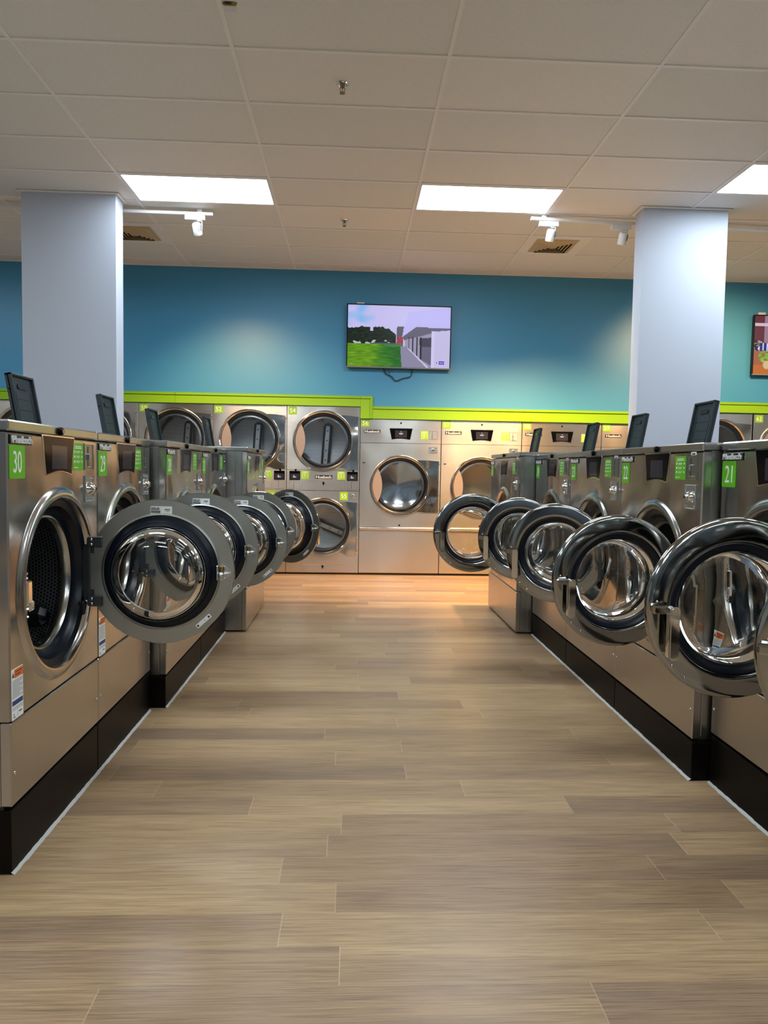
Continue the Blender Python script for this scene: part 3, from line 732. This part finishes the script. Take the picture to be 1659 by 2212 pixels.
def stack_dryer(x0, n1, label, zt=2.026, bottom=True):
    t = thing('stacked_dryer', label, 'dryer', (x0+SW/2, WY+.012, 0), 0, 'stacked tumble dryers in the back wall')
    h = SW/2
    def body(m):
        x = h-.004; V = [(-x, .03, .02), (x, .03, .02), (x, 1.0, .02), (-x, 1.0, .02), (-x, .03, zt), (x, .03, zt), (x, 1.0, zt), (-x, 1.0, zt)]
        m.add(V, [(0, 3, 2, 1), (4, 5, 6, 7), (1, 2, 6, 5), (2, 3, 7, 6), (3, 0, 4, 7)])
        m.box(-x, x, .02, .95, 0, .022, 0, 1)
    cobj('skbody%.3f' % zt, 'cabinet', body, ['side', 'black'], t)
    cobj('skup%.3f' % zt, 'upper_panel', lambda m: m.ringpanel(-h+.002, h-.002, 1.262, zt-.002, 0, 1.61, .325, .03, .003), 'dryer', t)
    cobj('skmid', 'control_panel', lambda m: m.box(-h+.002, h-.002, 0, .03, 1.018, 1.2605, .002), 'dryer', t)
    cobj('sklow', 'lower_panel', lambda m: m.ringpanel(-h+.002, h-.002, .024, 1.014, 0, .575, .32, .03, .003), 'dryer', t)
    cobj('skdr', 'dryer_drum', lambda m: (drumf(m, 1.61, .345, False, 4), drumf(m, .575, .34, False, 112)), ['ddrum', 'drumlip', 'zinc', 'ink'], t)
    dryer_door(t, 'sku', 1.61, .368, h-.018, 1.275, 1.905, True)
    dryer_door(t, 'skl', .575, .358, h-.024, .235, .875, True)
    sign(n1, t, -h+.068, zt-.060, .1, .092, 'lime', .05, .066)
    n2 = str(int(n1)+1)
    sign(n2, t, .252, .953, .096, .1, 'lime', .05, .064)
    screen_box(t, 'skd', -.338, 1.193, .128, .108); screen_box(t, 'skd', .352, 1.193, .126, .108)
    for s_, x in ((1, -.216), (-1, .218)):
        cobj('skg', 'instruction_sticker', lambda m: green_sticker(m, .096, .1), ['lime', 'white'], t, (x, 0, 1.2))
    for x in (-.338, .352):
        cobj('skc', 'coin_slot_panel', lambda m: coin(m, .122, .1), ['dryer', 'chrome', 'ink'], t, (x, 0, 1.083))
        cobj('skh', 'panel_lock', lambda m: m.lathe([(.0001, -.006), (.010, -.006), (.013, 0)], 0, 0, 14), 'gblack', t, (x+.01, 0, 1.259))
    badge(t, .008, 1.18, .205, .044)
    def drw(w_, h_):
        def f_(m):
            m.box(-w_/2, w_/2, -.005, 0, -h_/2, h_/2, .003)
        return f_
    for i, z in enumerate((1.084, .076)):
        q = cobj('skdw', 'lint_drawer', drw(.515, .096), 'dryer', t, (.006, 0, z))
        cobj('skdl', 'drawer_lock', lambda m: (m.lathe([(.0001, -.012), (.012, -.012), (.015, 0)], 0, 0, 16), m.prism([(-.010, -.017), (.010, -.017), (.006, -.026), (-.006, -.026)], -.006, 0)), 'gblack', q, (0, -.004, .024))
    cobj('sklk', 'coin_box_lock', lambda m: lockplate(m, .092, .078), ['zinc', 'chrome', 'ink'], t, (.362, 0, .958))
    return t
names = {'46': 'stacked double dryer at the left picture edge, partly seen behind the left pillar',
 '48': 'stacked double dryer mostly hidden by the left pillar, left of dryer 50',
 '50': 'stacked double dryer with plate 50, upper drum dark behind the raised washer lids',
 '52': 'stacked double dryer with plate 52 between dryers 50 and 54',
 '54': 'stacked double dryer with plates 54 and 55 beside the green step in the trim',
 '60': 'stacked double dryer partly hidden by the right pillar, left of dryer 62',
 '62': 'stacked double dryer with plate 62 at the right picture edge'}
for x0, n1 in stacks: stack_dryer(x0, n1, names[n1])
for x0, n1 in rstacks: stack_dryer(x0, n1, names[n1], 2.040)
def single_dryer(x0, n1, label):
    W = .978; h = W/2; zt = 1.884
    t = thing('large_dryer', label, 'dryer', (x0+.49, WY+.012, 0), 0, 'large single dryers in the back wall')
    def body(m):
        x = h-.004; V = [(-x, .03, .02), (x, .03, .02), (x, 1.0, .02), (-x, 1.0, .02), (-x, .03, zt), (x, .03, zt), (x, 1.0, zt), (-x, 1.0, zt)]
        m.add(V, [(0, 3, 2, 1), (4, 5, 6, 7), (1, 2, 6, 5), (2, 3, 7, 6), (3, 0, 4, 7)])
        m.box(-x, x, .02, .95, 0, .022, 0, 1)
    cobj('sgbody', 'cabinet', body, ['side', 'black'], t)
    cobj('sgup', 'control_panel', lambda m: m.box(-h+.002, h-.002, 0, .03, 1.602, zt-.002, .002), 'dryer', t)
    cobj('sgmid', 'front_panel', lambda m: m.ringpanel(-h+.002, h-.002, .588, 1.599, 0, 1.09, .325, .03, .003), 'dryer', t)
    cobj('sglow', 'lower_panel', lambda m: (m.box(-h+.002, h-.002, 0, .03, .026, .545, .004), m.box(-h+.002, h-.002, .004, .03, .545, .589)), 'dryer', t)
    cobj('sgbar', 'bumper_rail', lambda m: m.box(-h+.003, h-.003, -.024, .004, .546, .587, .012, seg=3), 'dryer', t)
    cobj('sgdr', 'dryer_drum', lambda m: drumf(m, 1.09, .345, True), ['ddrum', 'chrome', 'dmetal'], t)
    dryer_door(t, 'sg', 1.09, .368, h-.022, .775, 1.39, True)
    sign(n1, t, -h+.060, zt-.050, .1, .09, 'lime', .05, .066)
    badge(t, -.345, 1.736, .2, .038)
    dp = cobj('sgdp', 'control_display', lambda m: display(m), ['chrome', 'gblack'], t, (.002, 0, 1.71))
    cobj('sgds', 'touch_screen', lambda m: m.box(-.072, .072, -.0042, -.003, -.044, .044), 'screen', dp)
    cobj('sgdi', 'screen_icon', lambda m: (m.box(-.024, .024, -.005, -.004, .004, .012), m.box(-.018, .018, -.005, -.004, -.004, .002), m.box(-.003, .003, -.005, -.004, .02, .034)), 'iconink', dp)
    cobj('skg', 'instruction_sticker', lambda m: green_sticker(m, .096, .1), ['lime', 'white'], t, (.287, 0, 1.703))
    cobj('sgc', 'coin_slot_panel', lambda m: coin(m, .1, .1), ['dryer', 'chrome', 'ink'], t, (.39, 0, 1.704))
    cobj('sglk', 'coin_box_lock', lambda m: lockplate(m, .104, .072), ['zinc', 'chrome', 'ink'], t, (.392, 0, 1.524))
    for x, z in ((0, 1.841), (0, .61)):
        cobj('sgh', 'panel_lock', lambda m: m.lathe([(.0001, -.006), (.009, -.006), (.011, 0)], 0, 0, 14), 'gblack', t, (x, 0, z))
    cobj('sgsl', 'vent_slot', lambda m: m.box(-.015, .015, -.001, 0, -.006, .006), 'black', t, (-.44, 0, 1.36))
sn = {'56': 'large single dryer with plate 56 under the blue wall television', '57': 'large single dryer with plate 57, glowing in warm spotlight behind an open washer door',
 '58': 'large single dryer with plate 58, mostly hidden behind washer 24', '59': 'large single dryer with plate 59 beside the right pillar'}
for x0, n1 in singles: single_dryer(x0, n1, sn[n1])

# ------------------------------------------------------------------ televisions
def inpoly(p, poly):
    x, y = p; c = False; j = len(poly)-1
    for i in range(len(poly)):
        xi, yi = poly[i]; xj, yj = poly[j]
        if (yi > y) != (yj > y) and x < (xj-xi)*(y-yi)/(yj-yi)+xi: c = not c
        j = i
    return c
from mathutils import noise as mn
def N2(u, v, s): return mn.noise(Vector((u*s, v*s, 3.1)))
def paint_house(u, v):
    c = (198, 192, 240)
    b_ = N2(u, v, 5)
    t_ = min(1, max(0, (.26+.12*b_-u)/.12))*min(1, max(0, (.36-v)/.1))*min(1, max(0, .7-1.6*N2(u, v, 7)))
    c = tuple(c[k]*(1-t_)+(135, 185, 240)[k]*t_ for k in range(3))
    hill = .36+.05*N2(u, 0, 9)+.025*N2(u, 0, 34)+(.06 if .22 < u < .25 else 0)
    if u < .47 and hill+ (.12*(u-.40)/.07 if u > .40 else 0) < v < .63:
        q = N2(u, v, 30); c = (16+20*q, 30+34*q, 18+14*q)
        if v > .56 and N2(u, v, 22) > .28: c = (180, 190, 190)
    if v >= .60 and u < .53: c = (70, 80, 90) if (v < .635 and u > .26) else c
    if v > .63 and u < .54:
        q = .5+.5*N2(u*.6, v*2.2, 22)
        t_ = min(1, max(0, (u-.22+.15*N2(u, v, 6))/.22)); a_ = (50+90*q, 112+70*q, 6); d_ = (6+30*q, 62+75*q, 10)
        c = tuple(a_[k]*(1-t_)+d_[k]*t_ for k in range(3))
        if v < .67 and u > .36: c = (60, 120, 60)
    if inpoly((u, v), [(.48, .335), (.55, .335), (.53, .5), (.475, .5)]): c = (90, 85, 100)
    if .475 < u < .54 and .5 <= v < .62: q = N2(u, v, 40); c = (150+40*q, 60+20*q, 75+20*q)
    if inpoly((u, v), [(.59, .1), (1, 0), (1, .345), (.665, .33), (.53, .5), (.545, .36)]): c = (190, 184, 246)
    if inpoly((u, v), [(.665, .335), (1, .345), (1, .375), (.845, .40), (.845, .43), (.56, .58), (.535, .5)]): c = (96, 90, 112)
    if inpoly((u, v), [(.56, .55), (.845, .42), (.845, 1), (.80, 1), (.56, .66)]): c = (150, 145, 172)
    if inpoly((u, v), [(.70, .52), (.825, .50), (.825, .97), (.71, .86)]): c = (62, 58, 78) if v < .66 else (98, 94, 118)
    for a, w_ in ((.592, .008), (.628, .011), (.668, .014), (.705, .018)):
        if a < u < a+w_ and v > .50 and v < .72+(a-.592)*1.5: c = (22, 20, 32)
    if inpoly((u, v), [(.515, .66), (.575, .66), (.79, 1), (.53, 1)]): c = (136, 132, 160)
    if inpoly((u, v), [(.575, .67), (.60, .69), (.80, 1), (.775, 1)]): c = (200, 196, 232)
    if u > .815 and v > .40 and v > .375: c = (206, 200, 240) if u < .845 else (196, 190, 228)
    if .895 < u < .95 and .885 < v < .935: c = (60, 30, 190) if not (.902 < u < .943 and .902 < v < .918) else (220, 215, 250)
    if (.868 < u < .88 and .892 < v < .899) or (.872 < u < .876 and .892 < v < .925): c = (40, 30, 80)
    return c
def paint_room(u, v):
    c = (120, 92, 104)
    if v < .1: c = (170, 140, 140)
    if u < .10: c = (96, 28, 44)
    if .10 <= u < .3: c = (150, 120, 140)
    if .13 < v < .18: c = (205, 185, 200)
    if v > .42 and u < .08: c = (40, 30, 40) if N2(u, v, 30) < .1 else (170, 150, 150)
    if inpoly((u, v), [(.02, .58), (.1, .45), (.25, .55), (.2, .62)]): c = (40, 40, 130) if (int(u*70) % 3) else (225, 225, 245)
    if v > .60: c = (170, 96, 70)
    if v > .84: c = (196, 110, 50)
    q = N2(u, v, 26)
    if (u-.12)**2*3+(v-.70)**2*1.6 < .016 and q > -.25: c = (110+90*q, 160+70*q, 60)
    if (u-.14)**2*3.2+(v-.84)**2 < .0052: c = (214, 186, 140)
    if u > .3: c = tuple(x*(.9+.3*N2(u, v, 9)) for x in c)
    return c
def tv(xc, zc, w, h, tilt, fn, label, plate):
    t = thing('television', label, 'television', (xc, WY-.075, zc), 0, 'televisions on the blue wall')
    t.rotation_euler = (0, tilt, 0)
    fr = MB(); b_ = .012
    fr.box(-w/2, w/2, .0, .035, -h/2, h/2, .004, 0)
    for q in ((-w/2, -w/2+b_, -h/2, h/2), (w/2-b_, w/2, -h/2, h/2), (-w/2, w/2, h/2-b_, h/2)): fr.box(q[0], q[1], -.006, .004, q[2], q[3], .002, 0)
    fr.box(-w/2, w/2, -.007, .004, -h/2, -h/2+.016, .002, 1)
    obj('tv_frame', fr, ['tvblack', 'tvgrey'], t)
    nx, nz_ = 170, 96
    x0, x1, z0, z1 = -w/2+b_, w/2-b_, -h/2+.015, h/2-b_
    vs = [(x0+(x1-x0)*i/nx, -.0012, z1-(z1-z0)*j/nz_) for j in range(nz_+1) for i in range(nx+1)]
    fs = [(j*(nx+1)+i, (j+1)*(nx+1)+i, (j+1)*(nx+1)+i+1, j*(nx+1)+i+1) for j in range(nz_) for i in range(nx)]
    me = bpy.data.meshes.new('tv_screen'); me.from_pydata(vs, [], fs); me.materials.append(MT['tv'])
    ca = me.color_attributes.new('Col', 'FLOAT_COLOR', 'CORNER')
    k_ = 0
    for j in range(nz_):
        for i in range(nx):
            c = lin(*[min(255, max(0, q)) for q in fn((i+.5)/nx, (j+.5)/nz_)])
            for _ in range(4): ca.data[k_].color = c; k_ += 1
    link('tv_screen', me, t)
    obj('wall_mount', MB().box(-.2, .2, .034, .074, -.15, .15, .004), 'black', t)
    return t
TV1 = tv(.532, 2.850, 1.236, .742, .004, paint_house, 'wall television showing a white house and green lawn', True)
tv(5.435, 2.857, 1.236, .722, .004, paint_room, 'wall television cut off at the right picture edge, showing a potted plant', False)
for x, z, lab in ((.075, 3.222, 'white outlet plate peeking above the house television'), (4.95, 3.228, 'white outlet plate peeking above the right-edge television')):
    ob = obj('outlet_plate', MB().box(-.045, .045, -.012, 0, -.035, .035, .003), 'whitepl', None, (x, WY, z)); tag(ob, lab, 'outlet', 'outlet plates behind the televisions')
cb = []
P0 = [(.355, 2.485), (.385, 2.425), (.42, 2.405), (.455, 2.39), (.485, 2.355), (.52, 2.34), (.555, 2.355), (.60, 2.375), (.655, 2.385), (.69, 2.41), (.70, 2.485)]
def cat(p, n_=5):
    o = []
    for i in range(len(p)-1):
        a, b_, c_, d_ = [Vector(p[max(0, min(len(p)-1, k_))]) for k_ in (i-1, i, i+1, i+2)]
        for s_ in range(n_):
            t_ = s_/n_; o.append(.5*((2*b_)+(-a+c_)*t_+(2*a-5*b_+4*c_-d_)*t_**2+(-a+3*b_-3*c_+d_)*t_**3))
    return o+[Vector(p[-1])]
obj('power_cable', MB().tube([(p[0]-.532, .035+.02*min(1, abs(p[1]-2.485)/.06), p[1]-2.850) for p in cat(P0)], .006), 'cable', TV1)
obj('hanging_strap', MB().box(-.004, .004, -.01, .004, -.05, .05), 'cable', TV1, (.432-.532, .03, 2.463-2.850))

# ------------------------------------------------------------------ ceiling fixtures
def troffer(cx_, cy_, label, shared=False):
    t = thing('ceiling_light', label, 'ceiling light', (cx_, cy_, CZ), 0, 'fluorescent panel lights in the ceiling')
    def fr(m):
        a, b_ = GXS/2-.012, GYS/2-.012
        m.box(-a, a, -b_, -b_+.016, -.010, .0, .002); m.box(-a, a, b_-.016, b_, -.010, 0, .002)
        m.box(-a, -a+.016, -b_, b_, -.010, 0, .002); m.box(a-.016, a, -b_, b_, -.010, 0, .002)
    cobj('trf', 'light_frame', fr, 'whitepl', t)
    def df(m):
        a, b_ = GXS/2-.026, GYS/2-.026
        m.add([(-a, -b_, -.0045), (a, -b_, -.0045), (a, b_, -.0045), (-a, b_, -.0045)], [(0, 3, 2, 1)])
    cobj('trd', 'light_diffuser', df, 'diff', t)
ly = GY0+3.5*GYS
troffer(GX0-.5*GXS, ly, 'lit rectangular ceiling panel beside the left pillar')
troffer(GX0+1.5*GXS, ly, 'lit rectangular ceiling panel right of the aisle centre, left of the right pillar')
troffer(GX0+3.5*GXS, ly-GYS, 'lit rectangular ceiling panel cut by the right picture edge')
for yy_ in (ly-6*GYS, ly-13*GYS, ly-17*GYS):
    for kx in ((-2.5, -.5, 1.5, 3.5)):
        troffer(GX0+kx*GXS, yy_, 'lit rectangular ceiling panel overhead, out of the picture')
troffer(GX0-3.5*GXS, ly, 'lit rectangular ceiling panel overhead, out of the picture')
troffer(GX0+5.5*GXS, ly-GYS, 'lit rectangular ceiling panel overhead, out of the picture')

def vent(cx_, cy_, label):
    t = thing('air_vent', label, 'air vent', (cx_, cy_, CZ), 0, 'square ceiling air vents')
    a = .298
    obj('vent_panel', MB().box(-a, a, -a, a, -.006, -.0005, .002), 'gridw', t)
    m = MB(); m.box(-.215, .215, -.215, .215, -.012, -.005, .003, 0); m.box(-.19, .19, -.19, .19, -.0125, -.011, 0, 1)
    obj('vent_backing', m, ['cream', 'grillebk'], t)
    l_ = MB()
    for i, r in enumerate((.19, .155, .12, .085, .05)):
        z1, z0 = -.013, -.030+i*.001; r2 = r-.026
        V = [(-r, -r, z1), (r, -r, z1), (r, r, z1), (-r, r, z1), (-r2, -r2, z0), (r2, -r2, z0), (r2, r2, z0), (-r2, r2, z0)]
        V += [(x*.985, y*.985, z+.002) for x, y, z in V]
        F = []
        for q in range(4):
            p_ = (q+1) % 4
            F += [(q, p_, 4+p_, 4+q), (8+q, 12+q, 12+p_, 8+p_), (4+q, 4+p_, 12+p_, 12+q), (q, 8+q, 8+p_, p_)]
        l_.add(V, F)
    l_.box(-.024, .024, -.024, .024, -.028, -.024)
    obj('vent_louvers', l_, 'cream', t)
vent(GX0+2.25*GXS, GY0+5.5*GYS, 'square louvered ceiling vent near the right pillar')
vent(GX0-1.25*GXS, GY0+5.5*GYS, 'square louvered ceiling vent half hidden by the left pillar')
def sprinkler(x, y, label):
    t = thing('sprinkler_head', label, 'sprinkler', (x, y, CZ), 0, 'ceiling sprinkler heads')
    def zl(m, prof, seg=20, mi=0):
        N = seg; vs = []; fs = []
        for (r, z) in prof:
            for i in range(N): a = 2*PI*i/N; vs.append((r*math.cos(a), r*math.sin(a), z))
        for k_ in range(len(prof)-1):
            for i in range(N): fs.append((k_*N+i, k_*N+(i+1) % N, (k_+1)*N+(i+1) % N, (k_+1)*N+i))
        m.add(vs, fs, mi)
    e_ = MB(); zl(e_, [(.038, 0), (.038, -.004), (.030, -.010), (.022, -.008), (.018, -.003)], 28); obj('escutcheon', e_, 'chrome', t)
    b_ = MB(); zl(b_, [(.0001, -.002), (.016, -.002), (.014, -.02), (.012, -.026), (.0001, -.026)])
    for s_ in (-1, 1): b_.tube([(s_*.010, 0, -.024), (s_*.015, 0, -.036), (s_*.012, 0, -.050), (s_*.003, 0, -.058)], .0025, 6)
    b_.cyl((0, 0, -.026), (0, 0, -.055), .0025, seg=8)
    zl(b_, [(.0001, -.056), (.015, -.056), (.017, -.060), (.0001, -.061)])
    obj('sprinkler_body', b_, 'bronze', t)
sprinkler(-.091, 4.587, 'metal sprinkler head in the nearer middle ceiling tile')
sprinkler(-.105, 7.027, 'metal sprinkler head farther back, between the two lit panels')

# track lights
RZ = CZ-.045
def rail(x0, x1, y0, y1, label):
    L = math.hypot(x1-x0, y1-y0); a = math.atan2(y1-y0, x1-x0)
    t = thing('track_rail', label, 'light track', ((x0+x1)/2, (y0+y1)/2, RZ), a, 'white ceiling light tracks')
    obj('rail', MB().box(-L/2, L/2, -.018, .018, -.014, .014, .003), 'whitepl', t)
    obj('rail_mount', MB().box(-L/2+.1, -L/2+.14, -.012, .012, .014, .044).box(L/2-.14, L/2-.1, -.012, .012, .014, .044), 'whitepl', t)
rail(-4.6, -1.30, 6.80, 6.86, 'white light track running across the ceiling past the left pillar')
rail(1.59, 5.6, 6.70, 6.92, 'white light track running across the ceiling past the right pillar')
LIGHTS = []
def spot(x, y, label, aim, power):
    t = thing('track_spotlight', label, 'spotlight', (x, y, RZ-.014), 0, 'white track spotlights')
    obj('driver_box', MB().box(-.11, .07, -.02, .02, -.045, 0, .003), 'whitepl', t)
    d = (Vector(aim)-Vector((x, y, RZ-.15))).normalized()
    q = d.to_track_quat('-Z', 'Y')
    Mx = Matrix.Translation((.0, 0, -.125)) @ q.to_matrix().to_4x4()
    m = MB()
    prof = [(.0001, .055), (.030, .055), (.038, .045), (.040, .03), (.040, -.045), (.037, -.050), (.034, -.046), (.033, -.02)]
    N = 28; vs = []; fs = []
    for (r, z) in prof:
        for i in range(N): a = 2*PI*i/N; vs.append(Mx @ Vector((r*math.cos(a), r*math.sin(a), z)))
    for k_ in range(len(prof)-1):
        for i in range(N): fs.append((k_*N+i, k_*N+(i+1) % N, (k_+1)*N+(i+1) % N, (k_+1)*N+i))
    m.add(vs, fs)
    for i in range(8):
        a = PI*(.15+.7*i/7); m.box(-.0015, .0015, -.006, .004, 0, .05, 0, 1, M=Mx @ Matrix.Rotation(a+PI, 4, 'Z') @ Matrix.Translation((0, .040, -.01)))
    obj('lamp_body', m, ['whitepl', 'greyink'], t)
    lm = MB(); vs = [Mx @ Vector((.032*math.cos(2*PI*i/24), .032*math.sin(2*PI*i/24), -.03)) for i in range(24)]
    lm.add(vs, [tuple(range(24))[::-1]]); obj('lamp_lens', lm, 'spotglow', t)
    obj('yoke', MB().box(.040, .046, -.008, .008, -.135, -.045, .002).box(-.0, .046, -.008, .008, -.056, -.045, .002), 'whitepl', t)
    ld = bpy.data.lights.new('spot_lamp', 'SPOT'); ld.energy = power; ld.color = (1, .58, .24); ld.spot_size = math.radians(92); ld.spot_blend = .9; ld.shadow_soft_size = .03
    lo = bpy.data.objects.new('spot_lamp', ld); C.objects.link(lo); lo.parent = t
    lo.matrix_local = Mx @ Matrix.Translation((0, 0, -.06))
SP = 700
spot(-1.44, 6.85, 'white track spotlight on the left track, right of the left pillar', (-1.2, 8.6, 1.0), SP*.45)
spot(1.78, 6.72, 'white track spotlight at the left end of the right track', (1.45, 8.3, 0.), SP)
spot(2.46, 6.75, 'white track spotlight close to the left face of the right pillar', (2.3, 8.3, .3), SP)
spot(4.05, 6.83, 'white track spotlight cut by the right picture edge', (4.3, 8.78, 1.9), SP*.5)

# ------------------------------------------------------------------ render settings
w = bpy.data.worlds.new('world'); bpy.context.scene.world = w; w.use_nodes = True
w.node_tree.nodes['Background'].inputs[0].default_value = (.5, .55, .6, 1); w.node_tree.nodes['Background'].inputs[1].default_value = .1
vs_ = bpy.context.scene.view_settings
vs_.view_transform = 'Standard'; vs_.look = 'None'; vs_.exposure = 0.0; vs_.gamma = 1; vs_.use_curve_mapping = False
bpy.context.scene.cycles.max_bounces = 12
bpy.context.scene.cycles.transmission_bounces = 10
bpy.context.scene.cycles.glossy_bounces = 6
